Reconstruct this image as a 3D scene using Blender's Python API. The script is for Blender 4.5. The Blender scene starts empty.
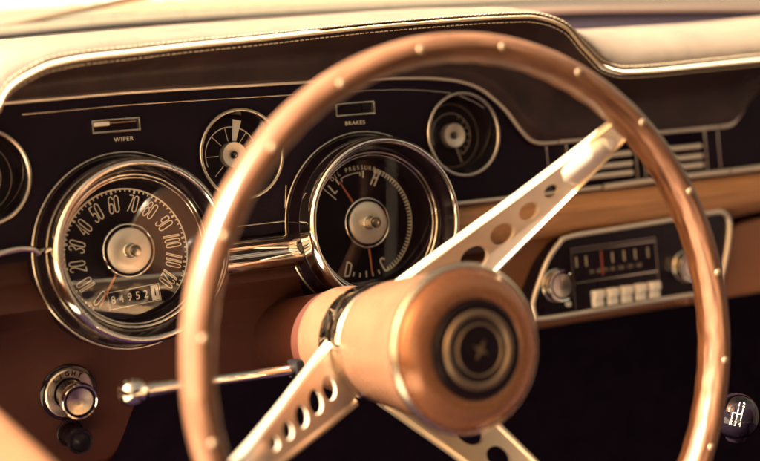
import bpy, bmesh, math, random
from math import sin, cos, pi, radians, hypot, atan2
from mathutils import Vector, Matrix
random.seed(7)
S = bpy.context.scene
COL = S.collection

# ------------------------------------------------------------------ frames
TILT = radians(11)                       # the instrument fascia leans back
DASH_RX = pi/2 - TILT
MD = Matrix.Rotation(DASH_RX, 4, 'X')    # local x across, y up the fascia, z out towards the driver
def L(x, u, n=0.0): return MD @ Vector((x, u, n))
WT = radians(12)
WHEEL_C = Vector((.0353, -.2779, -.0922))
WHEEL_RX = pi/2 - WT
MW = Matrix.Translation(WHEEL_C) @ Matrix.Rotation(WHEEL_RX, 4, 'X')

# ------------------------------------------------------------------ materials
MATS = {}
def nodes(m):
    m.use_nodes = True
    nt = m.node_tree
    b = nt.nodes.get('Principled BSDF')
    return nt, b
def mat(name, col, rough=.5, metal=0., spec=.5, bump=0., bscale=200., var=0., vscale=30., rvar=0., coat=0., aniso=0.,
        stretch=None, tint=None, coords='Object', detail=6.):
    m = bpy.data.materials.new(name); nt, b = nodes(m)
    b.inputs['Base Color'].default_value = (*col, 1)
    b.inputs['Roughness'].default_value = rough
    b.inputs['Metallic'].default_value = metal
    b.inputs['Specular IOR Level'].default_value = spec
    if coat:
        b.inputs['Coat Weight'].default_value = coat
        b.inputs['Coat Roughness'].default_value = .08
    tc = nt.nodes.new('ShaderNodeTexCoord')
    src = tc.outputs[coords]
    if stretch:
        mp = nt.nodes.new('ShaderNodeMapping'); mp.inputs['Scale'].default_value = stretch
        nt.links.new(src, mp.inputs['Vector']); src = mp.outputs['Vector']
    if var:
        n = nt.nodes.new('ShaderNodeTexNoise'); n.inputs['Scale'].default_value = vscale; n.inputs['Detail'].default_value = detail
        n.inputs['Roughness'].default_value = .65
        nt.links.new(src, n.inputs['Vector'])
        r = nt.nodes.new('ShaderNodeValToRGB')
        t = tint or tuple(c*(1+var) for c in col)
        r.color_ramp.elements[0].position = .32; r.color_ramp.elements[1].position = .68
        r.color_ramp.elements[0].color = (*[c*(1-var) for c in col], 1)
        r.color_ramp.elements[1].color = (*t, 1)
        nt.links.new(n.outputs['Fac'], r.inputs['Fac']); nt.links.new(r.outputs['Color'], b.inputs['Base Color'])
    if rvar:
        n = nt.nodes.new('ShaderNodeTexNoise'); n.inputs['Scale'].default_value = vscale*2.3; n.inputs['Detail'].default_value = 5
        nt.links.new(src, n.inputs['Vector'])
        mr = nt.nodes.new('ShaderNodeMapRange'); mr.inputs['From Min'].default_value = .3; mr.inputs['From Max'].default_value = .7
        mr.inputs['To Min'].default_value = max(.02, rough-rvar); mr.inputs['To Max'].default_value = min(1, rough+rvar)
        nt.links.new(n.outputs['Fac'], mr.inputs['Value']); nt.links.new(mr.outputs['Result'], b.inputs['Roughness'])
    if bump:
        n = nt.nodes.new('ShaderNodeTexNoise'); n.inputs['Scale'].default_value = bscale; n.inputs['Detail'].default_value = 4
        nt.links.new(src, n.inputs['Vector'])
        bp = nt.nodes.new('ShaderNodeBump'); bp.inputs['Strength'].default_value = bump; bp.inputs['Distance'].default_value = .001
        nt.links.new(n.outputs['Fac'], bp.inputs['Height']); nt.links.new(bp.outputs['Normal'], b.inputs['Normal'])
    if aniso:
        b.inputs['Anisotropic'].default_value = aniso
        tg = nt.nodes.new('ShaderNodeTangent'); tg.direction_type = 'RADIAL'; tg.axis = 'Z'
        nt.links.new(tg.outputs['Tangent'], b.inputs['Tangent'])
    MATS[name] = m
    return m

def leather(name, col, rough, bump=.5, scale=420., var=.25, tint=None, spec=.5):
    m = bpy.data.materials.new(name); nt, b = nodes(m)
    b.inputs['Roughness'].default_value = rough; b.inputs['Specular IOR Level'].default_value = spec
    tc = nt.nodes.new('ShaderNodeTexCoord')
    v = nt.nodes.new('ShaderNodeTexVoronoi'); v.feature = 'DISTANCE_TO_EDGE'; v.inputs['Scale'].default_value = scale
    nt.links.new(tc.outputs['Object'], v.inputs['Vector'])
    n = nt.nodes.new('ShaderNodeTexNoise'); n.inputs['Scale'].default_value = 22; n.inputs['Detail'].default_value = 8
    n.inputs['Roughness'].default_value = .7
    nt.links.new(tc.outputs['Object'], n.inputs['Vector'])
    r = nt.nodes.new('ShaderNodeValToRGB')
    r.color_ramp.elements[0].position = .35; r.color_ramp.elements[1].position = .7
    r.color_ramp.elements[0].color = (*[c*(1-var) for c in col], 1)
    r.color_ramp.elements[1].color = (*(tint or [c*(1+var) for c in col]), 1)
    nt.links.new(n.outputs['Fac'], r.inputs['Fac']); nt.links.new(r.outputs['Color'], b.inputs['Base Color'])
    mr = nt.nodes.new('ShaderNodeMapRange'); mr.inputs['From Max'].default_value = .12
    nt.links.new(v.outputs['Distance'], mr.inputs['Value'])
    ad = nt.nodes.new('ShaderNodeMath'); ad.operation = 'MULTIPLY_ADD'; ad.inputs[1].default_value = 1.6
    nt.links.new(n.outputs['Fac'], ad.inputs[0]); nt.links.new(mr.outputs['Result'], ad.inputs[2])
    bp = nt.nodes.new('ShaderNodeBump'); bp.inputs['Strength'].default_value = bump; bp.inputs['Distance'].default_value = .0006
    nt.links.new(ad.outputs['Value'], bp.inputs['Height']); nt.links.new(bp.outputs['Normal'], b.inputs['Normal'])
    MATS[name] = m
    return m

def wood(name, dark, light):
    """grain running round the rim: noise read in (radius, angle, depth) of the wheel"""
    m = bpy.data.materials.new(name); nt, b = nodes(m)
    b.inputs['Roughness'].default_value = .36; b.inputs['Specular IOR Level'].default_value = .35; b.inputs['Coat Weight'].default_value = .3; b.inputs['Coat Roughness'].default_value = .3
    tc = nt.nodes.new('ShaderNodeTexCoord'); sp = nt.nodes.new('ShaderNodeSeparateXYZ')
    nt.links.new(tc.outputs['Object'], sp.inputs[0])
    at = nt.nodes.new('ShaderNodeMath'); at.operation = 'ARCTAN2'
    nt.links.new(sp.outputs['Y'], at.inputs[0]); nt.links.new(sp.outputs['X'], at.inputs[1])
    xx = nt.nodes.new('ShaderNodeVectorMath'); xx.operation = 'MULTIPLY'; xx.inputs[1].default_value = (1, 1, 0)
    nt.links.new(tc.outputs['Object'], xx.inputs[0])
    ln = nt.nodes.new('ShaderNodeVectorMath'); ln.operation = 'LENGTH'; nt.links.new(xx.outputs['Vector'], ln.inputs[0])
    cb = nt.nodes.new('ShaderNodeCombineXYZ')
    def mul(o, k):
        q = nt.nodes.new('ShaderNodeMath'); q.operation = 'MULTIPLY'; q.inputs[1].default_value = k
        nt.links.new(o, q.inputs[0]); return q.outputs[0]
    nt.links.new(mul(ln.outputs['Value'], 520), cb.inputs[0]); nt.links.new(mul(at.outputs[0], 5.5), cb.inputs[1]); nt.links.new(mul(sp.outputs['Z'], 420), cb.inputs[2])
    n = nt.nodes.new('ShaderNodeTexNoise'); n.inputs['Scale'].default_value = .9; n.inputs['Detail'].default_value = 7; n.inputs['Roughness'].default_value = .62
    nt.links.new(cb.outputs[0], n.inputs['Vector'])
    r = nt.nodes.new('ShaderNodeValToRGB')
    r.color_ramp.elements[0].position = .36; r.color_ramp.elements[1].position = .64
    r.color_ramp.elements[0].color = (*dark, 1); r.color_ramp.elements[1].color = (*light, 1)
    nt.links.new(n.outputs['Fac'], r.inputs['Fac']); nt.links.new(r.outputs['Color'], b.inputs['Base Color'])
    bp = nt.nodes.new('ShaderNodeBump'); bp.inputs['Strength'].default_value = .06; bp.inputs['Distance'].default_value = .0005
    nt.links.new(n.outputs['Fac'], bp.inputs['Height']); nt.links.new(bp.outputs['Normal'], b.inputs['Normal'])
    MATS[name] = m
    return m

def glass(name, tint=(1, 1, 1), rough=.0):
    m = bpy.data.materials.new(name); m.use_nodes = True; nt = m.node_tree; nt.nodes.clear()
    o = nt.nodes.new('ShaderNodeOutputMaterial'); mx = nt.nodes.new('ShaderNodeMixShader')
    t = nt.nodes.new('ShaderNodeBsdfTransparent'); t.inputs['Color'].default_value = (*tint, 1)
    g = nt.nodes.new('ShaderNodeBsdfGlossy'); g.inputs['Roughness'].default_value = rough
    lw = nt.nodes.new('ShaderNodeLayerWeight')
    pw = nt.nodes.new('ShaderNodeMath'); pw.operation = 'POWER'; pw.inputs[1].default_value = 5
    f = nt.nodes.new('ShaderNodeMath'); f.operation = 'MULTIPLY_ADD'; f.inputs[1].default_value = .93; f.inputs[2].default_value = .06
    nt.links.new(lw.outputs['Facing'], pw.inputs[0]); nt.links.new(pw.outputs[0], f.inputs[0])
    nt.links.new(f.outputs[0], mx.inputs[0]); nt.links.new(t.outputs[0], mx.inputs[1]); nt.links.new(g.outputs[0], mx.inputs[2])
    nt.links.new(mx.outputs[0], o.inputs['Surface'])
    MATS[name] = m
    return m

CHROME = mat('chrome', (.92, .86, .76), .07, 1., rvar=.02, vscale=30)
SATIN = mat('satin_chrome', (.85, .76, .62), .24, 1., rvar=.03, vscale=30)
BRUSHED = mat('brushed_aluminium', (.86, .70, .52), .40, .7, bump=.06, bscale=900, rvar=.07, vscale=40)
RIVET = mat('dull_brass_rivet', (.40, .27, .165), .5, .7)
SPUN = mat('spun_aluminium', (.86, .72, .56), .26, 1., aniso=.85)
CAPM = mat('cream_satin_metal', (.92, .82, .66), .38, .7, rvar=.05, vscale=40)
DULL = mat('dull_nickel', (.27, .20, .14), .45, .8, rvar=.06, vscale=50)
FAINT = mat('faded_print', (.42, .35, .26), .6)
PANEL = mat('black_crinkle_vinyl', (.0095, .0042, .0110), .5, spec=.16, bump=.35, bscale=700, var=.25, vscale=14, rvar=.08)
GLOSS = mat('black_gloss_enamel', (.010, .0055, .0095), .12, spec=.5, rvar=.06, vscale=40)
DIAL = mat('dial_black', (.010, .0052, .010), .5, spec=.15, var=.2, vscale=60)
VOID = mat('dark_shade', (.010, .0055, .014), .95, spec=.05, bump=.6, bscale=500, var=.3, vscale=40)  # near-black: shade under the dash and in openings put into the colour
PAINT = mat('cream_print', (.86, .77, .60), .6)
ORANGE = mat('orange_needle', (.62, .22, .05), .5)
RED = mat('red_pointer', (.50, .13, .06), .45)
IVORY = mat('ivory_plastic', (.86, .80, .68), .25, var=.06, vscale=120)
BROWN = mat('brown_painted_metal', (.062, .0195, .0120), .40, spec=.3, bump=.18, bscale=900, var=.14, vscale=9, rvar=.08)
BROWN_LIT = mat('brown_painted_metal_lit', (.26, .105, .050), .36, spec=.45, bump=.15, bscale=900, var=.14, vscale=9, rvar=.08)  # the lower dash brown, brightened; light on the console put into its colour
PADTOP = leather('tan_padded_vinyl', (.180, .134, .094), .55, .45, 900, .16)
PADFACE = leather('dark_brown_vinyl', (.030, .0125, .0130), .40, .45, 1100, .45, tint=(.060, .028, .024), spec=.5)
PIPE = mat('cream_piping', (.55, .42, .28), .5, bump=.3, bscale=800)
THREAD = mat('cream_thread', (.62, .50, .34), .8)
CAMEL = mat('camel_woven_vinyl', (.50, .245, .105), .34, spec=.5, var=.22, vscale=60, stretch=(.35, 5, 5), bump=.25, bscale=900)
WOOD = wood('walnut_rim', (.060, .023, .011), (.245, .115, .060))
HUBTAN = mat('copper_tan_vinyl', (.150, .068, .035), .30, spec=.5, bump=.15, bscale=700, var=.10, vscale=25, rvar=.06)
COPPER = mat('copper_enamel', (.36, .160, .082), .26, .45, spec=.5, rvar=.06, vscale=30, coat=.3)
BLACKP = mat('black_plastic', (.010, .0055, .010), .34, spec=.25, rvar=.1, vscale=60)
RUBBER = mat('black_rubber', (.014, .010, .012), .7, bump=.2, bscale=500)
BODY = mat('cream_body_paint', (.17, .150, .110), .35, coat=.5, var=.05, vscale=5)
COWL = mat('cowl_trim_metal', (.40, .34, .24), .35, .6, rvar=.1, vscale=40)
TANEDGE = leather('tan_leather', (.19, .082, .036), .5, .4, 300, .12)
LENS = glass('lens_glass')
WINDOW = glass('window_glass', (.97, .97, .95))
GROUND = mat('pale_gravel', (.42, .37, .28), .9, bump=.5, bscale=20, var=.25, vscale=3)

# ------------------------------------------------------------------ object helpers
def obj(name, bm, m, parent=None, smooth=35):
    me = bpy.data.meshes.new(name)
    bmesh.ops.remove_doubles(bm, verts=bm.verts, dist=1e-6)
    bmesh.ops.recalc_face_normals(bm, faces=bm.faces)
    bm.to_mesh(me); bm.free()
    for mm in (m if isinstance(m, (list, tuple)) else [m]): me.materials.append(mm)
    if smooth:
        me.polygons.foreach_set('use_smooth', [True]*len(me.polygons))
        me.set_sharp_from_angle(angle=radians(smooth))
    o = bpy.data.objects.new(name, me); COL.objects.link(o)
    if parent: o.parent = parent
    return o
def tag(o, label, cat, group=None):
    o['label'] = label; o['category'] = cat
    if group: o['group'] = group
    return o
def thing(name, label, cat, loc=(0, 0, 0), rx=0, group=None):
    o = bpy.data.objects.new(name, None); COL.objects.link(o)
    o.empty_display_size = .03; o.location = loc; o.rotation_euler = (rx, 0, 0)
    return tag(o, label, cat, group)
def NB(): return bmesh.new()

def lathe(bm, prof, seg=96, c=(0, 0), closed=False, mi=0):
    rings = []
    for r, z in prof:
        if r < 1e-7: rings.append([bm.verts.new((c[0], c[1], z))])
        else: rings.append([bm.verts.new((c[0]+r*cos(2*pi*k/seg), c[1]+r*sin(2*pi*k/seg), z)) for k in range(seg)])
    prs = list(zip(rings, rings[1:])) + ([(rings[-1], rings[0])] if closed else [])
    for a, b in prs:
        for k in range(seg):
            j = (k+1) % seg
            if len(a) == 1 and len(b) == 1: continue
            if len(a) == 1: f = bm.faces.new((a[0], b[j], b[k]))
            elif len(b) == 1: f = bm.faces.new((a[k], a[j], b[0]))
            else: f = bm.faces.new((a[k], a[j], b[j], b[k]))
            f.material_index = mi
    return bm
def circ(r, z, m, n=12):   # closed profile: a round section
    return [(r+m*cos(2*pi*k/n), z+m*sin(2*pi*k/n)) for k in range(n)]
def ring(bm, r, z, m, seg=96, c=(0, 0)): return lathe(bm, circ(r, z, m), seg, c, closed=True)

def tube(bm, pts, rad, closed=False, seg=10, flat=1.0, up=None, cap=True):
    pts = [Vector(p) for p in pts]; n = len(pts)
    rads = rad if isinstance(rad, (list, tuple)) else [rad]*n
    T = []
    for i in range(n):
        a = pts[i-1] if (i > 0 or closed) else pts[i]; b = pts[(i+1) % n] if (i < n-1 or closed) else pts[i]
        T.append((b-a).normalized())
    U = Vector(up) if up else Vector((0, 0, 1))
    if abs(U.dot(T[0])) > .95: U = Vector((1, 0, 0))
    rings = []
    for i in range(n):
        if up is None and i: U = U - T[i]*U.dot(T[i])
        A = (U - T[i]*U.dot(T[i])).normalized(); B = T[i].cross(A)
        if up is None: U = A
        rings.append([bm.verts.new(pts[i] + A*(rads[i]*flat*cos(2*pi*k/seg)) + B*(rads[i]*sin(2*pi*k/seg))) for k in range(seg)])
    for i in range(n if closed else n-1):
        a, b = rings[i], rings[(i+1) % n]
        for k in range(seg):
            j = (k+1) % seg; bm.faces.new((a[k], a[j], b[j], b[k]))
    if cap and not closed:
        bm.faces.new(rings[0][::-1]); bm.faces.new(rings[-1])
    return bm
def prism(bm, pts, z0, z1, bev=0., segs=2, M=None, mi=0):
    """outline (x, y) extruded from z0 to z1"""
    b = bmesh.new()
    f = b.faces.new([b.verts.new((x, y, z0)) for x, y in pts])
    e = bmesh.ops.extrude_face_region(b, geom=[f])
    for v in [g for g in e['geom'] if isinstance(g, bmesh.types.BMVert)]: v.co.z = z1
    bmesh.ops.recalc_face_normals(b, faces=b.faces)
    if bev: bmesh.ops.bevel(b, geom=list(b.edges), offset=bev, segments=segs, affect='EDGES', profile=.6)
    return merge(bm, b, M, mi)
def merge(bm, b, M=None, mi=None):
    if M is not None: bmesh.ops.transform(b, matrix=M, verts=b.verts)
    vm = {}
    for v in b.verts: vm[v] = bm.verts.new(v.co)
    for f in b.faces:
        try:
            q = bm.faces.new([vm[v] for v in f.verts]); q.material_index = f.material_index if mi is None else mi
        except ValueError: pass
    b.free()
    return bm
def rect(x0, y0, x1, y1): return [(x0, y0), (x1, y0), (x1, y1), (x0, y1)]
def box(bm, x0, x1, y0, y1, z0, z1, bev=0., M=None, mi=0, segs=2): return prism(bm, rect(x0, y0, x1, y1), z0, z1, bev, segs, M, mi)
def rrect(x0, y0, x1, y1, r, k=5):
    P = []
    for cx, cy, a in ((x1-r, y0+r, -90), (x1-r, y1-r, 0), (x0+r, y1-r, 90), (x0+r, y0+r, 180)):
        for i in range(k+1):
            t = radians(a+90*i/k); P.append((cx+r*cos(t), cy+r*sin(t)))
    return P
def grid(bm, rows, closed=False):
    V = [[bm.verts.new(p) for p in r] for r in rows]
    for a, b in zip(V, V[1:]):
        for k in range(len(a)-1): bm.faces.new((a[k], a[k+1], b[k+1], b[k]))
    return bm
def cr(tab, x):
    """smooth interpolation of a table of (x, value)"""
    if x <= tab[0][0]: return tab[0][1]
    if x >= tab[-1][0]: return tab[-1][1]
    for i in range(len(tab)-1):
        if tab[i][0] <= x <= tab[i+1][0]:
            x0, y0 = tab[i]; x1, y1 = tab[i+1]; h = x1-x0; t = (x-x0)/h
            def sl(j):
                if j <= 0: return (tab[1][1]-tab[0][1])/(tab[1][0]-tab[0][0])
                if j >= len(tab)-1: return (tab[-1][1]-tab[-2][1])/(tab[-1][0]-tab[-2][0])
                a = (tab[j][1]-tab[j-1][1])/(tab[j][0]-tab[j-1][0]); b = (tab[j+1][1]-tab[j][1])/(tab[j+1][0]-tab[j][0])
                return 0 if a*b <= 0 else 2*a*b/(a+b)
            m0, m1 = sl(i), sl(i+1)
            return (2*t**3-3*t*t+1)*y0+(t**3-2*t*t+t)*h*m0+(-2*t**3+3*t*t)*y1+(t**3-t*t)*h*m1
def lin(a, b, n): return [a+(b-a)*i/(n-1) for i in range(n)]
def smooth_path(pts, n=8):
    P = [Vector(p) for p in pts]; out = []
    for i in range(len(P)-1):
        p0 = P[max(i-1, 0)]; p1 = P[i]; p2 = P[i+1]; p3 = P[min(i+2, len(P)-1)]
        for k in range(n):
            t = k/n
            out.append(.5*((2*p1)+(p2-p0)*t+(2*p0-5*p1+4*p2-p3)*t*t+(3*p1-p0-3*p2+p3)*t**3))
    out.append(P[-1])
    return out

# ------------------------------------------------------------------ lettering
_fc = {}
def text_bm(body, size, weight=0.):
    """the words as flat faces round the origin"""
    cu = bpy.data.curves.new('lettering', 'FONT'); cu.body = body; cu.size = size
    cu.align_x = 'CENTER'; cu.align_y = 'CENTER'; cu.offset = weight; cu.resolution_u = 3; cu.space_character = 1.12
    o = bpy.data.objects.new('lettering', cu); COL.objects.link(o)
    dg = bpy.context.evaluated_depsgraph_get(); dg.update()
    me = bpy.data.meshes.new_from_object(o.evaluated_get(dg))
    b = bmesh.new(); b.from_mesh(me)
    bpy.data.objects.remove(o); bpy.data.curves.remove(cu); bpy.data.meshes.remove(me)
    return b
def put_text(bm, body, size, x, y, z, rot=0, sx=1., weight=0., mi=0):
    M = Matrix.Translation((x, y, z)) @ Matrix.Rotation(rot, 4, 'Z') @ Matrix.Diagonal((sx, 1, 1, 1))
    return merge(bm, text_bm(body, size, weight), M, mi)
def arc(cx, cy, rx, ry, a0, a1, n=8): return [(cx+rx*cos(radians(a0+(a1-a0)*i/n)), cy+ry*sin(radians(a0+(a1-a0)*i/n))) for i in range(n+1)]
GL = {   # narrow single stroke characters in a unit box: list of (points, closed)
 '0': [(arc(.5, .8, .5, .2, 180, 0)+arc(.5, .2, .5, .2, 0, -180), True)],
 '1': [([(.28, 0), (.28, 1), (.72, 1), (.72, 0)], True)],
 '2': [(arc(.5, .8, .5, .2, 180, 0)+[(1, .66), (0, .08), (0, 0), (1, 0)], False)],
 '3': [(arc(.5, .8, .5, .2, 180, -60)+[(.4, .54)]+arc(.5, .22, .5, .22, 70, -180), False)],
 '4': [([(.75, 0), (.75, 1), (0, .28), (1, .28)], False)],
 '5': [([(1, 1), (.05, 1), (.05, .58)]+arc(.5, .36, .5, .22, 140, 0)+arc(.5, .2, .5, .2, 0, -180), False)],
 '6': [(arc(.5, .8, .5, .2, 0, 180)+arc(.5, .2, .5, .2, 180, 360)+arc(.5, .4, .5, .18, 0, 180), False)],
 '7': [([(0, 1), (1, 1), (1, .9), (.35, 0)], False)],
 '8': [(arc(.5, .8, .46, .2, 0, 360, 14), True), (arc(.5, .3, .5, .3, 0, 360, 14), True)],
 '9': [(arc(.5, .2, .5, .2, 180, 360)+arc(.5, .8, .5, .2, 0, 180)+arc(.5, .6, .5, .18, 180, 360), False)],
 'H': [([(0, 0), (0, 1)], False), ([(1, 0), (1, 1)], False), ([(0, .5), (1, .5)], False)],
 'L': [([(0, 1), (0, 0), (1, 0)], False)],
 'C': [(arc(.5, .8, .5, .2, 0, 180)+arc(.5, .2, .5, .2, 180, 360), False)],
 'D': [([(0, 0), (0, 1)]+arc(.4, .8, .6, .2, 90, 0)+arc(.4, .2, .6, .2, 0, -90), True)],
 'R': [([(0, 0), (0, 1)]+arc(.5, .75, .5, .25, 90, -90)+[(0, .5), (.5, .5), (1, 0)], False)],
}
def ribbon(bm, pts, w, z, closed=False):
    P = [Vector((x, y)) for x, y in pts]; n = len(P); A = []
    for i in range(n):
        a = P[i-1] if (i or closed) else P[i]; b = P[(i+1) % n] if (i < n-1 or closed) else P[i]
        d1 = (P[i]-a); d2 = (b-P[i])
        d1 = d1.normalized() if d1.length > 1e-9 else d2.normalized(); d2 = d2.normalized() if d2.length > 1e-9 else d1
        t = d1+d2
        t = t.normalized() if t.length > 1e-6 else d1
        nn = Vector((-t.y, t.x)); k = 1/max(.5, nn.dot(Vector((-d1.y, d1.x))))
        A.append((bm.verts.new((*(P[i]+nn*w/2*k), z)), bm.verts.new((*(P[i]-nn*w/2*k), z))))
    for i in range(n if closed else n-1):
        a, b = A[i], A[(i+1) % n]; bm.faces.new((a[0], a[1], b[1], b[0]))
def glyphs(bm, s, x, y, w, h, gap, stroke, z, rot=0, slant=0.):
    tot = len(s)*w+(len(s)-1)*gap; R = Matrix.Rotation(rot, 2)
    for i, ch in enumerate(s):
        for pts, cl in GL[ch]:
            q = []
            for a, b in pts:
                v = R @ Vector((-tot/2+i*(w+gap)+a*w+slant*(b-.5)*h, (b-.5)*h)); q.append((x+v.x, y+v.y))
            ribbon(bm, q, stroke, z, cl)
def arc_text(bm, s, size, r, a_mid, step, z, sx=1., weight=0.):
    for i, ch in enumerate(s):
        if ch == ' ': continue
        a = radians(a_mid - (i-(len(s)-1)/2)*step)
        put_text(bm, ch, size, r*cos(a), r*sin(a), z, a-pi/2, sx, weight)

# ================================================================== DASHBOARD
dash = thing('dashboard', 'wide padded car dashboard with black instrument fascia, chrome trims and brown lower panel', 'dashboard')
TRIM = [(-.40, .040), (-.25, .046), (-.183, .048), (-.139, .0487), (-.086, .0497), (.011, .049), (.10, .0482), (.1435, .0466), (.170, .0450), (.1904, .0422),
        (.205, .0385), (.2186, .0323), (.231, .0225), (.2412, .0125), (.2544, -.0052), (.2637, -.0135), (.270, -.0157), (.2788, -.0164), (.289, -.0164), (.4658, -.0165),
        (.476, -.0160), (.4838, -.0141), (.490, -.008), (.4971, -.0014), (.51, .012), (.54, .026), (.9, .028)]
def trim_u(x): return cr(TRIM, x)
LIP = [(-.45, -.02), (-.30, .0), (-.24, .025), (-.215, .042), (-.2001, .0558), (-.1963, .0636), (-.1891, .0699), (-.18, .0747), (-.1645, .0806), (-.1397, .0841), (-.1071, .0859), (-.0623, .0886), (-.0157, .0907),
       (.1091, .0968), (.1997, .0985), (.2250, .0982), (.2426, .0955), (.2624, .0880), (.2829, .0690), (.3037, .0530), (.3246, .0478), (.3508, .0473), (.4047, .0485), (.4721, .0501), (.9, .054)]
def lip_z(x): return cr(LIP, x)
xs = sorted(set(lin(-.45, -.2, 14)+lin(-.2, -.14, 22)+lin(-.14, .19, 40)+lin(.19, .34, 60)+lin(.34, .50, 40)+lin(.50, .9, 20)))
CREST_Z = [(-.45, .05), (-.26, .075), (-.20, .088), (-.16, .0925), (0, .0965), (.12, .0995), (.21, .1015), (.235, .1005), (.255, .096), (.28, .086), (.305, .078), (.33, .0758), (.42, .0760), (.46, .0765), (.55, .079), (.9, .080)]
CREST_Y = [(-.45, -.012), (.20, -.012), (.26, -.008), (.31, .018), (.9, .02)]
LEDGE = mat('brown_ledge_vinyl', (.11, .062, .045), .6, spec=.3, bump=.2, bscale=600)
SHELF = mat('black_shelf_vinyl', (.010, .005, .009), .8, spec=.15)
DROP = [(-.45, 0), (.225, 0), (.262, .25), (.30, 1), (.9, 1)]        # behind the crest the far side steps down to the dash top
GZ = [(-.9, .02), (-.4, .052), (-.1, .067), (.03, .0733), (.16, .0755), (.30, .0764), (.47, .0769), (.64, .0735), (.80, .068), (1.2, .048)]
def gz(x): return cr(GZ, x)
rows_t, rows_f = [], []
for x in xs:
    l = lip_z(x); cz = cr(CREST_Z, x); cy = cr(CREST_Y, x); d = cr(DROP, x)
    rt = [Vector((x, -.050, l)), Vector((x, -.0497, l+min(.0035, .30*(cz-l)))), Vector((x, -.0475, l+max(.45*(cz-l), min(.006, .6*(cz-l))))), Vector((x, -.040+.3*(cy+.02), l+.85*(cz-l))),
          Vector((x, cy-.012, cz-.0012)), Vector((x, cy, cz)), Vector((x, cy+.012, cz-.0015-.002*d))]
    back = gz(x)-.008
    for t in (.15, .35, .6, .8, 1.):
        yy = cy+.012+(.293-cy-.012)*t
        zz = (cz-.0015)*(1-t)+back*t + .004*sin(pi*t)
        zlow = gz(x)-.034
        rt.append(Vector((x, yy if d < .5 else cy+.012+.012*t*(1.), zz*(1-d)+(zlow*t+(cz-.004)*(1-t))*d)))
    rows_t.append(rt)
    u = trim_u(x); tp = L(x, u, .003)
    rf = []
    for i in range(11):
        t = i/10
        y = -.0495*(1-t)+tp.y*t; z = (l-.004)*(1-t)+tp.z*t
        # concave vinyl face, tucked in under the lip and rolling out again above the trim
        y += (.020*sin(pi*min(1, t*1.15))**1.2 if l-tp.z > .02 else .004*sin(pi*t)) * min(1, max(0, (l-tp.z)/.04)) - .004*math.exp(-((t-.9)/.08)**2)
        rf.append(Vector((x, y, z)))
    rows_f.append(rf)
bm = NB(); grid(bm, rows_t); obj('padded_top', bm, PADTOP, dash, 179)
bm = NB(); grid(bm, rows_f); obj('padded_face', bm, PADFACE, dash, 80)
lippts = [Vector((x, -.0505, lip_z(x)-.0025)) for x in xs if -.22 < x < .62]
bm = NB(); tube(bm, lippts, .0014, seg=8, up=(0, -1, 0)); obj('piping', bm, PIPE, dash, 60)
bm = NB()
def dashes(rowf, step, ln, rad):
    acc = 0; P = [rowf(x) for x in lin(-.215, .60, 1600)]
    i = 0; s = 0; start = None
    for a, b in zip(P, P[1:]):
        s += (b-a).length; ph = s % step
        if ph < ln and start is None: start = a
        elif ph >= ln and start is not None:
            tube(bm, [start, (start+a)/2+Vector((0, -.0003, .0002)), a], rad, seg=5); start = None
dashes(lambda x: Vector((x, -.0501, lip_z(x)+min(.0030, .28*(cr(CREST_Z, x)-lip_z(x))))), .0042, .0029, .00045)
dashes(lambda x: Vector((x, -.0492+.0008, lip_z(x)-.0068)), .0042, .0029, .00045)
obj('stitching', bm, THREAD, dash, 60)

# dash top behind the pad (dark) and the pale defroster ledge at the windscreen
bm = NB()
gx = lin(.20, 1.0, 30)
grid(bm, [[Vector((x, .034, gz(x)-.036)), Vector((x, .15, gz(x)-.026)), Vector((x, .262, gz(x)-.017)), Vector((x, .264, gz(x)-.0097))] for x in gx])
obj('rear_shelf', bm, SHELF, dash, 60)
bm = NB()
grid(bm, [[Vector((x, .2655, gz(x)-.0105)), Vector((x, .266, gz(x)-.0085)), Vector((x, .268, gz(x)-.008)), Vector((x, .294, gz(x)-.006))] for x in lin(-.5, 1.0, 50)])
obj('defroster_ledge', bm, LEDGE, dash, 60)

# black fascia with its curved upper right corner; runs on past the vents to the far end
def notch(cx, r, n=40): return [(cx+r*cos(pi-pi*k/n), -.0655+r*sin(pi-pi*k/n)) for k in range(n+1)]
outer = [(x, trim_u(x)+.003) for x in reversed(xs) if x > -.44] + [(-.44, -.0655)] + notch(-.100, .0720) + notch(.100, .0720) + [(.1800, -.0655), (.1801, -.0590), (.30, -.0590), (.50, -.0580), (.90, -.0570)]
holes = [[(cx+.0334*cos(2*pi*k/64), -.003+.0334*sin(2*pi*k/64)) for k in range(64)] for cx in (-.2015, -.002, .1975)]
bm = NB(); ed = []
for lp in [outer]+holes:
    vs = [bm.verts.new((x, y, 0)) for x, y in lp]
    for k in range(len(vs)): ed.append(bm.edges.new((vs[k], vs[(k+1) % len(vs)])))
bmesh.ops.triangle_fill(bm, use_beauty=True, use_dissolve=False, edges=ed)
bmesh.ops.transform(bm, matrix=MD, verts=bm.verts)
obj('fascia', bm, PANEL, dash, 60)
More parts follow.
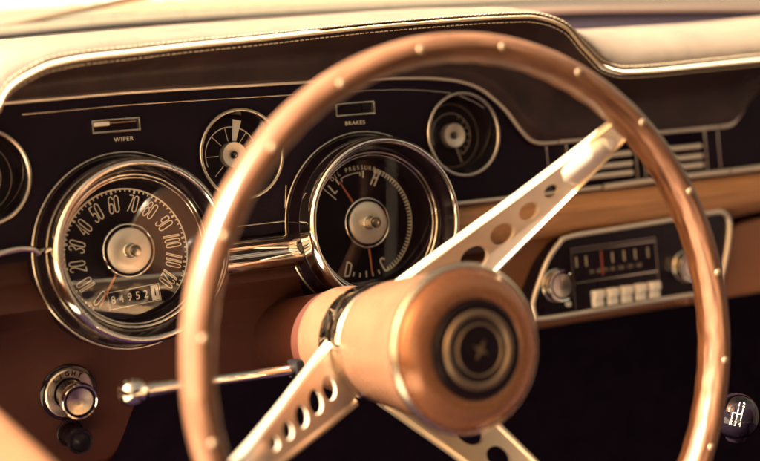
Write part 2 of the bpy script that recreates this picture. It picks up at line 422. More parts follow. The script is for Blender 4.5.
# upper chrome trim; three lengths with joints
def strip(name, pts, r, m=CHROME, flat=1., parent=dash, seg=10):
    b = NB(); tube(b, pts, r, seg=seg, up=L(0, 0, 1)-L(0, 0, 0), flat=flat); return obj(name, b, m, parent, 60)
strip('chrome_trim', [L(x, trim_u(x), .0035) for x in xs if -.45 < x < .2785]+[L(.2885, trim_u(.2885), .0035)], .0020, CAPM)
strip('chrome_trim', [L(.2897, -.0164, .0045), L(.35, -.0164, .0045), L(.40, -.0165, .0045), L(.4645, -.0165, .0045)], .0021, CAPM)
strip('chrome_trim', smooth_path([L(.4668, -.0166, .0045), L(.478, -.0160, .0045), L(.4838, -.0138, .0045), L(.490, -.0085, .0045), L(.4975, -.0010, .0045)], 5), .0021, CAPM)
strip('inner_trim', [L(x, trim_u(x)-.0095-.002*max(0, min(1, (x-.14)/.06)), .001) for x in xs if -.17 < x < .20]+[L(x-.004, trim_u(x)-.0115, .001) for x in (.208, .214, .219, .224)], .0006, SATIN)
# lower chrome trims
strip('chrome_trim', [L(.178, -.0588, .004), L(.25, -.0592, .004), L(.33, -.0588, .004)], .0018, CAPM)
strip('chrome_trim', [L(.333, -.0588, .005), L(.40, -.0575, .005), L(.4725, -.0575, .005)], .0026, CAPM)
strip('chrome_trim', [L(.4752, -.0575, .005), L(.55, -.0568, .005), L(.80, -.0565, .005)], .0026, CAPM)
strip('chrome_trim', smooth_path([L(-.40, -.063, .006), L(-.25, -.0605, .006), L(-.205, -.0583, .006), L(-.185, -.0560, .007), L(-.172, -.0575, .008), L(-.166, -.064, .008), L(-.1645, -.071, .008)], 6), .0024)
strip('inner_trim', [L(-.032, -.0575, .001), L(.030, -.0575, .001)], .0006, SATIN)
strip('inner_trim', [L(.030, -.0575, .001), L(.0305, -.045, .001), L(.033, -.030, .001)], .0006, SATIN)
# bright chrome bar between the two big pods
bm = NB()
prof = [(.000, -.0685), (.006, -.0672), (.0105, -.0690), (.0135, -.0730), (.0125, -.0768), (.0138, -.0800), (.0150, -.0850), (.0125, -.0905), (.007, -.0930), (.0, -.0930)]
grid(bm, [[L(x, u, n) for n, u in prof] for x in lin(-.046, .0445, 16)])
for x in (-.046, .0445):
    bm.faces.new([bm.verts.new(L(x, u, n)) for n, u in prof])
obj('chrome_bar', bm, CHROME, dash, 50)

# brown lower dash, left part
cnt = [6, 6, 2, 2, 6, 7, 7, 18, 3, 10]
def lower_row(x):
    k = max(0, min(1, (x+.115)/.03)); k = k*k*(3-2*k)
    zb = -.232+.047*k
    P = [L(x, -.060, -.010), Vector((x, -.004, -.080)), Vector((x, -.018, -.094)), Vector((x, -.0215, -.0985)), Vector((x, -.018, -.102)), Vector((x, -.006, -.116)),
         Vector((x, -.001, -.135)), Vector((x, 0, -.155)), Vector((x, .001, zb+.006)), Vector((x, .007, zb)), Vector((x, .06, zb-.004))]
    o = []
    for (a, b), n in zip(zip(P, P[1:]), cnt): o += [a.lerp(b, q/n) for q in range(n)]
    return o+[P[-1]]
bm = NB()
rows = [lower_row(x) for x in sorted(set(lin(-.60, -.20, 20)+lin(-.20, .20, 134)+lin(.20, .245, 8)))]
V = [[bm.verts.new(p) for p in r] for r in rows]; MI = MD.inverted()
for a, b in zip(V, V[1:]):
    for k in range(len(a)-1):
        c_ = MI @ ((a[k].co+b[k+1].co)/2)
        if min(hypot(c_.x-.1, c_.y+.066), hypot(c_.x+.1, c_.y+.066)) < .0695: continue   # the round openings for the pods
        bm.faces.new((a[k], a[k+1], b[k+1], b[k]))
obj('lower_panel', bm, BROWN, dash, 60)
# camel roll under the vents, running right across
bm = NB(); rows = []
for x in lin(.182, .95, 60):
    k = max(0, min(1, (x-.19)/.09)); k = k*k*(3-2*k)
    o = []
    for i in range(15):
        a = radians(100-215*i/14)
        yy = -.0790; rr = .0165
        u = yy+rr*1.05*sin(a); n = -.006+(.013+.009*k)*cos(a) + .0012*sin(9*a)*(1 if i < 12 else .3)
        o.append(L(x, u, n))
    rows.append(o)
grid(bm, rows); obj('padded_roll', bm, CAMEL, dash, 60)
# console panels either side of the radio, with the dark gap on the right
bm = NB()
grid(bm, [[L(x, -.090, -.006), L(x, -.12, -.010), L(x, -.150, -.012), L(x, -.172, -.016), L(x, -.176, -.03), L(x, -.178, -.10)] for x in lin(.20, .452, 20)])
obj('radio_surround_panel', bm, BROWN_LIT, dash, 50)
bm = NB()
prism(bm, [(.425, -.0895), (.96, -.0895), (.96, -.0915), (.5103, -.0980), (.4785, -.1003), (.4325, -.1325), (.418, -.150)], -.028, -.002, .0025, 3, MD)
obj('radio_surround_panel', bm, BROWN_LIT, dash, 45)
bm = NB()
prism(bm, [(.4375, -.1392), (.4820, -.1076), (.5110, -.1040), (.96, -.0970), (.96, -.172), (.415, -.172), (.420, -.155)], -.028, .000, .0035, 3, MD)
obj('glove_box_panel', bm, BROWN_LIT, dash, 45)
bm = NB()
box(bm, .42, .96, -.176, -.088, -.06, -.031, .002, MD); obj('gap_backing', bm, VOID, dash, 40)

# ================================================================== BIG ROUND GAUGES
def pod(t):
    """housing, rings and cap shared by both large gauges, in the fascia frame"""
    bm = NB(); lathe(bm, [(.066, -.03), (.0725, -.028), (.0725, .0005), (.0705, .0045), (.0690, .011), (.0676, .0170), (.0650, .0175)], 128); obj('housing', bm, GLOSS, t, 40)
    bm = NB(); ring(bm, .0720, .0030, .0010, 128); obj('base_ring', bm, SATIN, t, 80)
    bm = NB(); lathe(bm, [(.0655, .0160), (.0672, .0165), (.0673, .0300), (.0672, .0325), (.0662, .0345), (.0650, .0360), (.0636, .0366), (.0622, .0360), (.0614, .0345), (.0616, .0325), (.0625, .0285), (.0635, .0170)], 160, closed=True)
    obj('bezel', bm, CHROME, t, 60)
    bm = NB(); lathe(bm, [(.0612, .0330), (.0590, .0270), (.0572, .0205), (.0568, .0172)], 128); obj('inner_cone', bm, GLOSS, t, 60)
    bm = NB(); ring(bm, .0556, .0172, .0012, 128); ring(bm, .0532, .0150, .0006, 128); obj('inner_ring', bm, CHROME, t, 80)
    bm = NB(); lathe(bm, [(.0548, .0165), (.0528, .0130), (.0512, .0040), (.0506, -.0052)], 128); obj('well_wall', bm, DIAL, t, 60)
    d = NB(); lathe(d, [(.0545, -.005), (.030, -.005), (0, -.005)], 128); d = obj('dial', d, DIAL, t, 60)
    c = NB(); lathe(c, [(.0205, -.0045), (.0205, .0028), (.0200, .0034), (.0192, .0036), (.0187, .0032)], 96); c = obj('centre_cap', c, CHROME, t, 40)
    b = NB(); lathe(b, [(.0188, .0034), (.0186, .0026), (.0166, .0026)], 96); obj('black_ring', b, GLOSS, c, 40)
    b = NB(); lathe(b, [(.0168, .0026), (.0167, .0040), (.0160, .0046), (.008, .0052), (0, .0053)], 96); obj('cap_face', b, CAPM, c, 40)
    b = NB(); lathe(b, [(.0056, .0050), (.0056, .0060), (.0046, .0066), (.0040, .0120), (.0044, .0132), (.0044, .0175), (.0036, .0190), (.0012, .0192), (.0010, .0184), (0, .0184)], 40); obj('reset_stem', b, SATIN, c, 40)
    g = NB(); lathe(g, [(.0530, -.0006), (.03, 0), (0, .0001)], 96); g = obj('lens', g, LENS, t, 60)
    g.location = (0, 0, .0176); g.rotation_euler = (radians(10), 0, 0)      # the cover glass stands nearly upright
    return d
def pol(r, a): return (r*cos(radians(a)), r*sin(radians(a)))
def needle(t, a, r0, r1, w, m=ORANGE, z=.0):
    bm = NB(); M = Matrix.Rotation(radians(a), 4, 'Z')
    prism(bm, [(r0, -w), (r1, -w*.45), (r1, w*.45), (r0, w)], z-.0004, z+.0004, 0, 2, M)
    return obj('needle', bm, m, t, 30)

sp = thing('speedometer', 'large chrome ringed speedometer marked 0 to 120 with mileage counter, below the wiper switch', 'speedometer', L(-.100, -.066, 0), DASH_RX)
d = pod(sp)
bm = NB()
A0, AS = 231.5, 266.5/120
d.location = (0, -.0030, 0)
for v in range(0, 121, 10):
    a = A0-AS*v
    x, y = pol(.0378, a)
    glyphs(bm, str(v), x, y, .0032 if v < 100 else .0025, .0120, .0011 if v < 100 else .0010, .00080, -.0045, radians(a-90), .10)
obj('numerals', bm, PAINT, d, 0)
bm = NB()
ribbon(bm, [pol(.0484, A0-AS*120*i/150) for i in range(151)], .0012, -.0046)
ribbon(bm, [pol(.0484, A0-AS*120-(360-AS*120)*i/40) for i in range(41)], .00028, -.0046)
for v in range(0, 121, 2):
    a = A0-AS*v; r = .0462 if v % 10 else .0452
    ribbon(bm, [pol(.0482, a), pol(r, a)], 
           .0010 if v % 10 else .0016, -.0045)
obj('tick_scale', bm, PAINT, d, 0)
needle(sp, 236.5, .018, .0470, .0008)
R = Matrix.Translation((.0030, -.0345, 0)) @ Matrix.Rotation(radians(3.5), 4, 'Z')
od = NB(); prism(od, rect(-.0202, -.0062, .0202, .0062), -.0049, -.0040, 0, 2, R); od = obj('odometer', od, DIAL, sp, 30)
bm = NB()
def rib3(pts, w, z, closed): 
    ribbon(bm, [tuple((R @ Vector((x, y, 0)))[:2]) for x, y in pts], w, z, closed)
rib3(rect(-.0202, -.0062, .0202, .0062), .0005, -.0038, True)
obj('odometer_frame', bm, PAINT, od, 0)
bm = NB()
for i, ch in enumerate('84952'):
    p = R @ Vector((-.0165+i*.0064, 0, 0)); put_text(bm, ch, .0082, p.x, p.y, -.0037, radians(3.5), .9, .0001)
obj('odometer_digits', bm, PAINT, od, 0)
bm = NB(); prism(bm, rect(.0135, -.0056, .0192, .0056), -.0040, -.0036, 0, 2, R); obj('tenths_drum', bm, IVORY, od, 30)
bm = NB(); p = R @ Vector((.0163, 0, 0)); put_text(bm, '1', .0082, p.x, p.y, -.0033, radians(3.5), .9, .0001); obj('tenths_digit', bm, DIAL, od, 0)

og = thing('oil_gauge', 'large chrome ringed gauge lettered OIL PRESSURE with H and C marks, inside the wheel rim', 'gauge', L(.100, -.066, 0), DASH_RX)
d = pod(og)
bm = NB()
arc_text(bm, 'OIL PRESSURE', .0047, .0440, 97, 4.7, -.0045, .9, .00004)
glyphs(bm, 'H', *pol(.0375, 67), .0034, .0125, 0, .0012, -.0045, radians(67-90), .12)
glyphs(bm, 'L', *pol(.0385, 129), .0030, .0085, 0, .0013, -.0045, radians(129-90))
glyphs(bm, 'C', *pol(.0385, -66), .0042, .0110, 0, .0013, -.0045, radians(25))
glyphs(bm, 'D', *pol(.0395, 244), .0042, .0110, 0, .0012, -.0045, radians(-18), .0)
obj('lettering', bm, PAINT, d, 0)
bm = NB()
ribbon(bm, [pol(.0400, 114-26*i/20) for i in range(21)], .0006, -.0046)
for a, r0, r1, w in ((114, .0400, .0372, .0007), (88, .0400, .0372, .0007), (84, .0415, .0360, .0013), (119.5, .0425, .0370, .0012), (137, .0440, .0300, .0007)):
    ribbon(bm, [pol(r0, a), pol(r1, a)], w, -.0045)
ribbon(bm, [pol(.0446, 70-134*i/80) for i in range(81)], .0006, -.0046)
for i in range(37):
    a = 70-134*i/36; ribbon(bm, [pol(.0446, a), pol(.0412, a)], .0010, -.0045)
for a in (252, 260, 268, 276, 284): ribbon(bm, [pol(.0435, a), pol(.0385 if a == 268 else .0400, a)], .0012, -.0045)
obj('tick_scale', bm, PAINT, d, 0)
needle(og, 120, .018, .0400, .0008, RED); needle(og, 272, .018, .0415, .0008)

# ================================================================== SMALL ROUND GAUGES
def small_gauge(label, x, kind):
    t = thing('small_gauge', label, 'gauge', L(x, -.003, 0), DASH_RX, 'small round gauges along the top of the fascia')
    bm = NB(); ring(bm, .0338, .0022, .0015, 110); obj('bezel', bm, SATIN, t, 80)
    bm = NB(); lathe(bm, [(.0330, .0022), (.0318, -.004), (.0306, -.0165), (.0296, -.0180)], 96); obj('well_wall', bm, GLOSS, t, 50)
    bm = NB(); lathe(bm, [(.0300, -.0180), (.015, -.0180), (0, -.0180)], 96); d = obj('dial', bm, DIAL, t, 50)
    bm = NB(); lathe(bm, [(.0102, -.0178), (.0102, -.0125), (.0097, -.0116), (.0066, -.0128), (.0030, -.0138), (0, -.0140)], 64); h = obj('hub', bm, CAPM, t, 40)
    bm = NB(); lathe(bm, [(.0030, -.0137), (.0028, -.0120), (.0022, -.0118), (0, -.0118)], 32); obj('hub_pin', bm, GLOSS, h, 40)
    b2 = NB(); lathe(b2, [(.0013, -.0118), (.0013, -.0104), (0, -.0102)], 24); obj('pin_tip', b2, CHROME, h, 40)
    bm = NB()
    r0 = .0218 if kind == 'c' else .0185
    ribbon(bm, [pol(r0, 200-260*i/70) for i in range(71)], .0007, -.0176)
    if kind == 'c':
        for a in (100, 135, 180, 50, 20, -20, 225):
            ribbon(bm, [pol(r0, a), pol(.011, a)], .0005, -.0175)
    else:
        ribbon(bm, [pol(.0262, 150-300*i/70) for i in range(71)], .0004, -.0176)
        for a in range(-60, 61, 20): ribbon(bm, [pol(r0, a), pol(r0-.004, a)], .0006, -.0175)
    obj('tick_scale', bm, PAINT if kind == 'c' else FAINT, d, 0)
    bm = NB()
    if kind == 'c': prism(bm, [(.011, -.0016), (.0275, -.0036), (.0275, .0036), (.011, .0016)], -.0170, -.0162, 0, 2, Matrix.Rotation(radians(76), 4, 'Z'))
    else: prism(bm, [(.008, -.0008), (.0240, -.0004), (.0240, .0004), (.008, .0008)], -.0170, -.0164, 0, 2, Matrix.Rotation(radians(-72 if kind == 'r' else 40), 4, 'Z'))
    obj('pointer', bm, IVORY if kind == 'c' else FAINT, t, 30)
    g = NB(); lathe(g, [(.0316, -.0003), (.016, 0), (0, .0001)], 64); g = obj('lens', g, LENS, t, 60)
    g.location = (0, 0, -.003); g.rotation_euler = (radians(9), 0, 0)
small_gauge('small round gauge with a wide pale pointer, half hidden by the wheel rim', -.002, 'c')
small_gauge('small round gauge with plain dark face near the curved chrome corner of the fascia', .1975, 'r')
small_gauge('small round gauge cut off by the left edge of the photo', -.2015, 'l')

# ================================================================== WIPER SWITCH, BRAKE LAMP
def slot(name, label, cat, x, u, w, h, word, wx, wu, lever):
    t = thing(name, label, cat, L(x, u, 0), DASH_RX)
    bm = NB()
    for (a, b, c, e) in ((-w/2, -h/2, w/2, -h/2+.0013), (-w/2, h/2-.0013, w/2, h/2)): box(bm, a, c, b, e, .0003, .0035, .0003)
    for (a, c) in ((-w/2, -w/2+.0011), (w/2-.0011, w/2)): box(bm, a, c, -h/2+.0013, h/2-.0013, .0003, .0034, .0003)
    obj('frame', bm, SATIN, t, 30)
    bm = NB(); box(bm, -w/2+.0011, w/2-.0011, -h/2+.0013, h/2-.0013, .0004, .0012); obj('recess', bm, GLOSS, t, 30)
    if lever:
        bm = NB(); box(bm, -w/2+.0016, -w/2+.0125, .0002, h/2-.0018, .0013, .0062, .0006); obj('slider', bm, IVORY, t, 30)
        bm = NB(); box(bm, -w/2+.013, w/2-.0025, .0016, .0026, .0013, .0019); obj('slide_rail', bm, SATIN, t, 30)
    else:
        bm = NB(); box(bm, w/2-.010, w/2-.004, -h/2+.0022, h/2-.0022, .0013, .0024, .0005); obj('lamp_lens', bm, BLACKP, t, 30)
    bm = NB(); put_text(bm, word, .0044, wx-x, wu-u, .0006, 0, 1.1, .00001); obj('lettering', bm, PAINT, t, 0)
    return t
slot('wiper_switch', 'chrome framed sliding switch lettered WIPER above the speedometer', 'wiper switch', -.1000, .0258, .0370, .0100, 'WIPER', -.0945, .0155, True)
slot('brake_lamp', 'chrome framed warning lamp slot lettered BRAKES above the oil pressure gauge', 'warning lamp', .0985, .0245, .0350, .0105, 'BRAKES', .0985, .0135, False)

# ================================================================== AIR VENTS
def vent(label, x0, x1):
    t = thing('air_vent', label, 'air vent', L((x0+x1)/2, -.0385, 0), DASH_RX, 'air vents in the middle of the dash')
    w = (x1-x0)/2
    bm = NB(); box(bm, -w, w, -.0165, .0185, .0004, .0012); obj('opening', bm, VOID, t, 30)
    for s in (-1, 1):
        bm = NB(); box(bm, s*w-.0007, s*w+.0007, -.0165, .0195, .0006, .006, .0003); obj('side_post', bm, SATIN, t, 30)
    for u, a in ((.0065, 0), (-.0025, 0), (-.0105, 0)):
        b = NB(); M = Matrix.Translation((0, u, .004)) @ Matrix.Rotation(radians(18), 4, 'X')
        tube(b, [M @ Vector((q, 0, 0)) for q in (-w+.004, 0, w-.004)], .0024, seg=12, flat=.8); obj('slat', b, CAPM, t, 40)
vent('slatted chrome air vent behind the end of the upper steering wheel spoke', .2960, .3690)
vent('slatted chrome air vent to the right of the steering wheel rim', .3780, .4480)
for x in (.2788, .4672):
    bm = NB(); box(bm, x-.0006, x+.0006, -.0560, -.0190, .0003, .0014, .0002, MD)
    obj('vent_border', bm, SATIN, dash, 30)

# ================================================================== RADIO
rd = thing('radio', 'black car radio with chrome surround, two knobs and five ivory push buttons', 'radio', L(.350, -.130, 0), DASH_RX)
rc = (.350, -.130)
out = [(.2440, -.1490), (.2500, -.1360), (.2628, -.1150), (.2760, -.1020), (.2876, -.0970), (.34, -.0955), (.40, -.0938), (.4460, -.0922), (.4560, -.0932), (.4620, -.0985), (.4630, -.1080),
       (.4580, -.1280), (.4490, -.1500), (.4390, -.1620), (.40, -.1622), (.33, -.1624), (.2526, -.1625), (.2455, -.1590)]
out = [(x-rc[0], y-rc[1]) for x, y in out]
bm = NB(); prism(bm, out, -.012, .010, .0015, 2); obj('faceplate', bm, BLACKP, rd, 30)
def loop3(z, k0, k1): return [Vector((out[i % len(out)][0], out[i % len(out)][1], z)) for i in range(k0, k1+1)]
sp_ = smooth_path(loop3(.011, 0, len(out)), 5)[:-1]
bm = NB(); tube(bm, sp_, .0022, closed=True, seg=10, up=(0, 0, 1)); obj('surround', bm, CAPM, rd, 60)
dx0, dx1 = .2860-rc[0], .3782-rc[0]
ds = NB(); box(ds, dx0, dx1, -.034+.0, .0235, .0100, .0118, .0006); ds = obj('display', ds, BLACKP, rd, 30)
bm = NB()
ribbon(bm, rect(dx0+.001, -.0325, dx1-.001, .0225), .0007, .0122, True)
box(bm, dx0+.002, dx1-.002, -.0075, -.0062, .0118, .0128, .0003); box(bm, dx0+.002, dx1-.002, .0190, .0198, .0118, .0126, .0002)
obj('display_frame', bm, SATIN, ds, 30)
bm = NB(); box(bm, dx0+.003, dx1-.003, -.0045, .0185, .0118, .0122); obj('dial_window', bm, DIAL, ds, 30)
bm = NB()
for i, x in enumerate((.2915, .3015, .3295, .3420, .3540, .3680)):
    box(bm, x-rc[0]-.0007, x-rc[0]+.0007, .0062, .0150, .0122, .0126)
put_text(bm, '54  60  70  80  100  120  160', .0046, (dx0+dx1)/2, .0008, .0125, 0, .9)
obj('station_scale', bm, FAINT, ds, 0)
bm = NB(); box(bm, .3175-rc[0]-.0008, .3175-rc[0]+.0008, -.003, .0175, .0126, .0132); obj('station_pointer', bm, mat('dull_red_pointer', (.26, .06, .035), .5), ds, 30)
for i in range(5):
    x = .3085-rc[0]+i*.0152
    b = NB(); box(b, x-.0051, x+.0051, -.0295, -.0215, .0118, .0168, .0011); b = obj('push_button', b, IVORY, rd, 40)
    q = NB(); box(q, x-.0051, x+.0051, -.0222, -.0150, .0118, .0190, .0011); obj('button_cap', q, IVORY, b, 40)
def knob(parent, x, u, r, z0, m=CHROME):
    bm = NB(); lathe(bm, [(r*.80, z0), (r*.86, z0+.006), (r*.98, z0+.0095), (r, z0+.0125), (r*.94, z0+.0145), (r*.82, z0+.0140)], 72, (x, u)); k = obj('knob', bm, m, parent, 50)
    bm = NB(); lathe(bm, [(r*.84, z0+.0141), (r*.80, z0+.0130), (r*.70, z0+.0130)], 72, (x, u)); obj('knob_groove', bm, BLACKP, k, 50)
    # spun, slightly conical metal face, own origin so the turning marks run round its middle
    bm = NB(); lathe(bm, [(r*.72, .0), (r*.70, .0006), (r*.35, -.0006), (0, -.0016)], 72); f = obj('knob_face', bm, SPUN, k, 60); f.location = (x, u, z0+.0132)
    bm = NB(); ring(bm, r*.95, z0+.004, .0010, 60, (x, u)); obj('knob_collar', bm, SATIN, k, 60)
    return k
knob(rd, .2690-rc[0], -.1365-rc[1], .0140, .007); knob(rd, .4090-rc[0], -.1365-rc[1], .0140, .007)
bm = NB(); lathe(bm, [(.0022, .010), (.0022, .013), (0, .0136)], 20, (.2800-rc[0], -.1535-rc[1])); obj('small_button', bm, IVORY, rd, 40)

# ================================================================== LIGHT SWITCH, LIGHTER
ls = thing('light_switch', 'round chrome pull knob on a ring lettered LIGHT on the brown lower dash', 'light switch', (-.1456, 0, -.1697), pi/2)
bm = NB(); lathe(bm, [(.0215, -.001), (.0215, .0012), (.0205, .0020), (.0185, .0022)], 80); obj('rubber_base', bm, GLOSS, ls, 40)
bm = NB(); lathe(bm, [(.0188, .0018), (.0186, .0034), (.0176, .0042), (.0120, .0036), (.0114, .0024)], 90); e = obj('escutcheon', bm, SPUN, ls, 40)
bm = NB(); arc_text(bm, 'LIGHT', .0050, .0152, 96, 19, .0044, 1.0, .00012); obj('lettering', bm, DIAL, e, 0)
bm = NB(); lathe(bm, [(.0110, .001), (.0106, .010), (.0092, .017)], 60); obj('stem', bm, GLOSS, ls, 50)
bm = NB(); lathe(bm, [(.0092, .016), (.0128, .0195), (.0140, .0225), (.0139, .0260), (.0130, .0272), (.0120, .0268), (.0116, .0255)], 80); k = obj('knob', bm, CHROME, ls, 50)
bm = NB(); lathe(bm, [(.0117, .0257), (.0114, .0248), (.0100, .0248)], 80); obj('knob_groove', bm, BLACKP, k, 50)
bm = NB(); lathe(bm, [(.0101, 0), (.0099, .0010), (.0050, -.0004), (0, -.0018)], 80); q = obj('knob_face', bm, SPUN, k, 60); q.location = (0, 0, .0252)
lt = thing('cigarette_lighter', 'small dark round lighter knob under the light switch', 'lighter', (-.1454, 0, -.2010), pi/2)
bm = NB(); ring(bm, .0098, .0015, .0010, 60); obj('socket_ring', bm, BLACKP, lt, 60)
bm = NB(); lathe(bm, [(.0075, 0), (.0072, .014), (.0092, .019), (.0096, .024), (.0090, .0255), (.0078, .0252), (.0072, .0235), (.003, .0238), (.0022, .0246), (0, .0248)], 60); obj('knob', bm, BLACKP, lt, 50)

# ================================================================== STEERING COLUMN AND LEVER
cl = thing('steering_column', 'brown steering column shroud with cream collar running from wheel into the dash', 'steering column', WHEEL_C, WHEEL_RX)
bm = NB(); lathe(bm, [(.0270, -.40), (.0285, -.30), (.0310, -.255), (.0340, -.220), (.0372, -.195), (.0380, -.1855), (.0370, -.1850)], 80); obj('shroud', bm, BROWN, cl, 50)
bm = NB(); lathe(bm, [(.0375, -.1850), (.0392, -.1838), (.0398, -.1780), (.0398, -.1540), (.0392, -.1500), (.0380, -.1492)], 80); obj('collar', bm, HUBTAN, cl, 40)
bm = NB(); M = Matrix.Translation((-.0345, -.0165, -.188)); box(bm, -.009, .006, -.006, .007, -.008, .008, .001, M); obj('lever_socket', bm, mat('black_socket_rubber', (.006, .004, .004), .7, spec=.15), cl, 40)
sl = thing('turn_signal_lever', 'thin chrome stalk with round tip sticking out left of the steering column', 'lever', (0, 0, 0))
p0 = MW @ Vector((-.041, -.0165, -.188)); p1 = Vector((-.1400, -.1215, -.1365))
bm = NB()
pts = [p0.lerp(p1, t) for t in (0, .02, .10, .30, .55, .80, .90, .93, .95)]
tube(bm, pts, [.0036, .0040, .0043, .0042, .0044, .0050, .0052, .0050, .0040], seg=16); obj('stalk', bm, CHROME, sl, 60)
bm = NB(); dr = (p1-p0).normalized()
Q = dr.to_track_quat('Z', 'Y').to_matrix().to_4x4()
b = bmesh.new(); lathe(b, [(0.0042, -.0105), (.0060, -.0095), (.0088, -.0050), (.0094, .0), (.0086, .0045), (.0060, .0080), (0, .0092)], 40); merge(bm, b, Matrix.Translation(p1) @ Q); obj('tip', bm, CHROME, sl, 60)

# ================================================================== STEERING WHEEL
sw = thing('steering_wheel', 'large wood rimmed steering wheel with three drilled metal spokes and copper horn pad', 'steering wheel', WHEEL_C, WHEEL_RX)
bm = NB(); SEG = 432; V = []
RM, RZ, RR = .1930, .0120, .0095
for k in range(SEG):
    a = 2*pi*k/SEG; row = []
    for i in range(28):
        q = 2*pi*i/28
        cr_, cz_ = cos(q), sin(q)
        # squarish oval section: flatter face towards the driver, finger grips on the inner rear side
        e = .86
        rr = RR*math.copysign(abs(cr_)**e, cr_); zz = RZ*math.copysign(abs(cz_)**e, cz_)
        grip = max(0, -cr_*.85-cz_*.35)
        rr += grip*.0003*cos(a*60) if grip > 0 else 0
        row.append(bm.verts.new(((RM+rr)*cos(a), (RM+rr)*sin(a), zz)))
    V.append(row)
for k in range(SEG):
    a, b = V[k], V[(k+1) % SEG]
    for i in range(28): bm.faces.new((a[i], a[(i+1) % 28], b[(i+1) % 28], b[i]))
rim = obj('rim', bm, WOOD, sw, 0)
rim.data.polygons.foreach_set('use_smooth', [True]*len(rim.data.polygons))
for k in range(20):
    a = radians(8+18*k)
    b = NB(); lathe(b, [(.0028, -.002), (.0028, .0003), (.0023, .0008), (.0012, .0012), (0, .0013)], 20, ((RM+.0005)*cos(a), (RM+.0005)*sin(a)))
    bmesh.ops.translate(b, verts=b.verts, vec=(0, 0, RZ-.0005)); obj('rivet', b, RIVET, rim, 50)
def spoke(ang, ccw, cw):
    """folded sheet metal spoke: drilled web with raised flanges, from the hub base out to the rim"""
    A = radians(ang); e = Vector((cos(A), sin(A))); t = Vector((-sin(A), cos(A)))
    st = [(.034, -.131), (.060, -.108), (.080, -.090), (.120, -.055), (.160, -.0225), (.186, -.004)]
    def prof(r):
        z = st[0][1]
        for (r0, z0), (r1, z1) in zip(st, st[1:]):
            if r0 <= r <= r1: z = z0+(z1-z0)*(r-r0)/(r1-r0)
        if r > st[-1][0]: z = st[-1][1]
        f = lambda tab: cr(tab, r)
        return z, f(ccw), f(cw)
    def P(r, v, dz=0.):
        z, a, b = prof(r)
        w = b+(a-b)*v
        return Vector((e.x*r+t.x*w, e.y*r+t.y*w, z+dz))
    holes = [(.0590, .0086), (.0800, .0084), (.1005, .0074), (.1195, .0060), (.1360, .0046)]
    slot0, slot1 = .1440, .1790
    bm = NB()
    # front sheet: cells around each hole are bridged from the square to the circle
    cuts = [.034]
    for r, h in holes: cuts += [r-h*1.15, r+h*1.15]
    cuts += [.186]
    def cell(r0, r1, n=3):
        for i in range(n):
            a, b = r0+(r1-r0)*i/n, r0+(r1-r0)*(i+1)/n
            for j in range(4):
                v0, v1 = .07+.86*j/4, .07+.86*(j+1)/4
                bm.faces.new([bm.verts.new(p) for p in (P(a, v0), P(b, v0), P(b, v1), P(a, v1))])
    walls = NB()
    for i in range(0, len(cuts)-1):
        a, b = cuts[i], cuts[i+1]
        if i % 2 == 0: cell(a, b, 2 if b < .15 else 12); continue
        rc_, h = holes[i//2]; N = 40; C = []; O = []
        for k in range(N):
            th = 2*pi*k/N; cx, cy = cos(th), sin(th)
            z, ua, ub = prof(rc_); wid = abs(ua-ub)
            C.append((rc_+h*cx, .5+h*cy/wid))
            s = 1/max(abs(cx), abs(cy)); sx, sy = cx*s, cy*s
            O.append(((a+b)/2+(b-a)/2*sx, .5+.43*sy))
        for k in range(N):
            j = (k+1) % N
            bm.faces.new([bm.verts.new(P(*q)) for q in (C[k], C[j], O[j], O[k])])
            # pressed hole lip going back
            for bmx, (d0, d1) in ((bm, (0, -.0030)),):
                bmx.faces.new([bmx.verts.new(p) for p in (P(*C[k]), P(*C[j]), P(*C[j], -.004), P(*C[k], -.004))])
    walls.free()
    # flanges: folded up edges both sides, and the back sheet
    for v0, v1, dz in ((.0, .115, .0022), (1., .885, .0022)):
        n = 24
        for i in range(n):
            a, b = .034+(.152)*i/n, .034+.152*(i+1)/n
            bm.faces.new([bm.verts.new(p) for p in (P(a, v1, -.0006), P(b, v1, -.0006), P(b, (v0+v1)/2, dz), P(a, (v0+v1)/2, dz))])
            bm.faces.new([bm.verts.new(p) for p in (P(a, (v0+v1)/2, dz), P(b, (v0+v1)/2, dz), P(b, v0, dz*.5), P(a, v0, dz*.5))])
            bm.faces.new([bm.verts.new(p) for p in (P(a, v0, dz*.5), P(b, v0, dz*.5), P(b, v0, -.007), P(a, v0, -.007))])
    s = obj('spoke', bm, BRUSHED, sw, 0)
    # smooth plate near the rim, raised and pale to stand for a sun glint
    b = NB(); n = 14; rows = []
    for i in range(n+1):
        r = slot0+(slot1-slot0)*i/n
        k = min(1, math.sqrt(max(0, 1-((i/n-.5)/.5)**4)))
        rows.append([P(r, .5-.40*k, .0012), P(r, .5-.33*k, .0032), P(r, .5+.33*k, .0032), P(r, .5+.40*k, .0012)])
    grid(b, rows); obj('spoke_glint_plate', b, CAPM, s, 60)
    return s
hi = [(.034, .0185), (.08, .0155), (.12, .0125), (.186, .0080)]; lo = [(.034, -.033), (.08, -.0255), (.12, -.0185), (.186, -.0085)]
neg = lambda T: [(r, -v) for r, v in T]
spoke(45, hi, lo)
spoke(197, neg(lo), neg(hi))
mid = [(.034, .027), (.08, .021), (.12, .016), (.186, .0085)]
spoke(301.5, mid, neg(mid))
bm = NB(); lathe(bm, [(.0385, -.1480), (.0412, -.1465), (.0414, -.1420), (.0400, -.1400), (.0400, -.1330), (.0425, -.1310), (.0432, -.1240), (.0425, -.1170), (.0405, -.1150), (.0400, -.1120)], 96)
obj('hub_base', bm, CHROME, sw, 40)
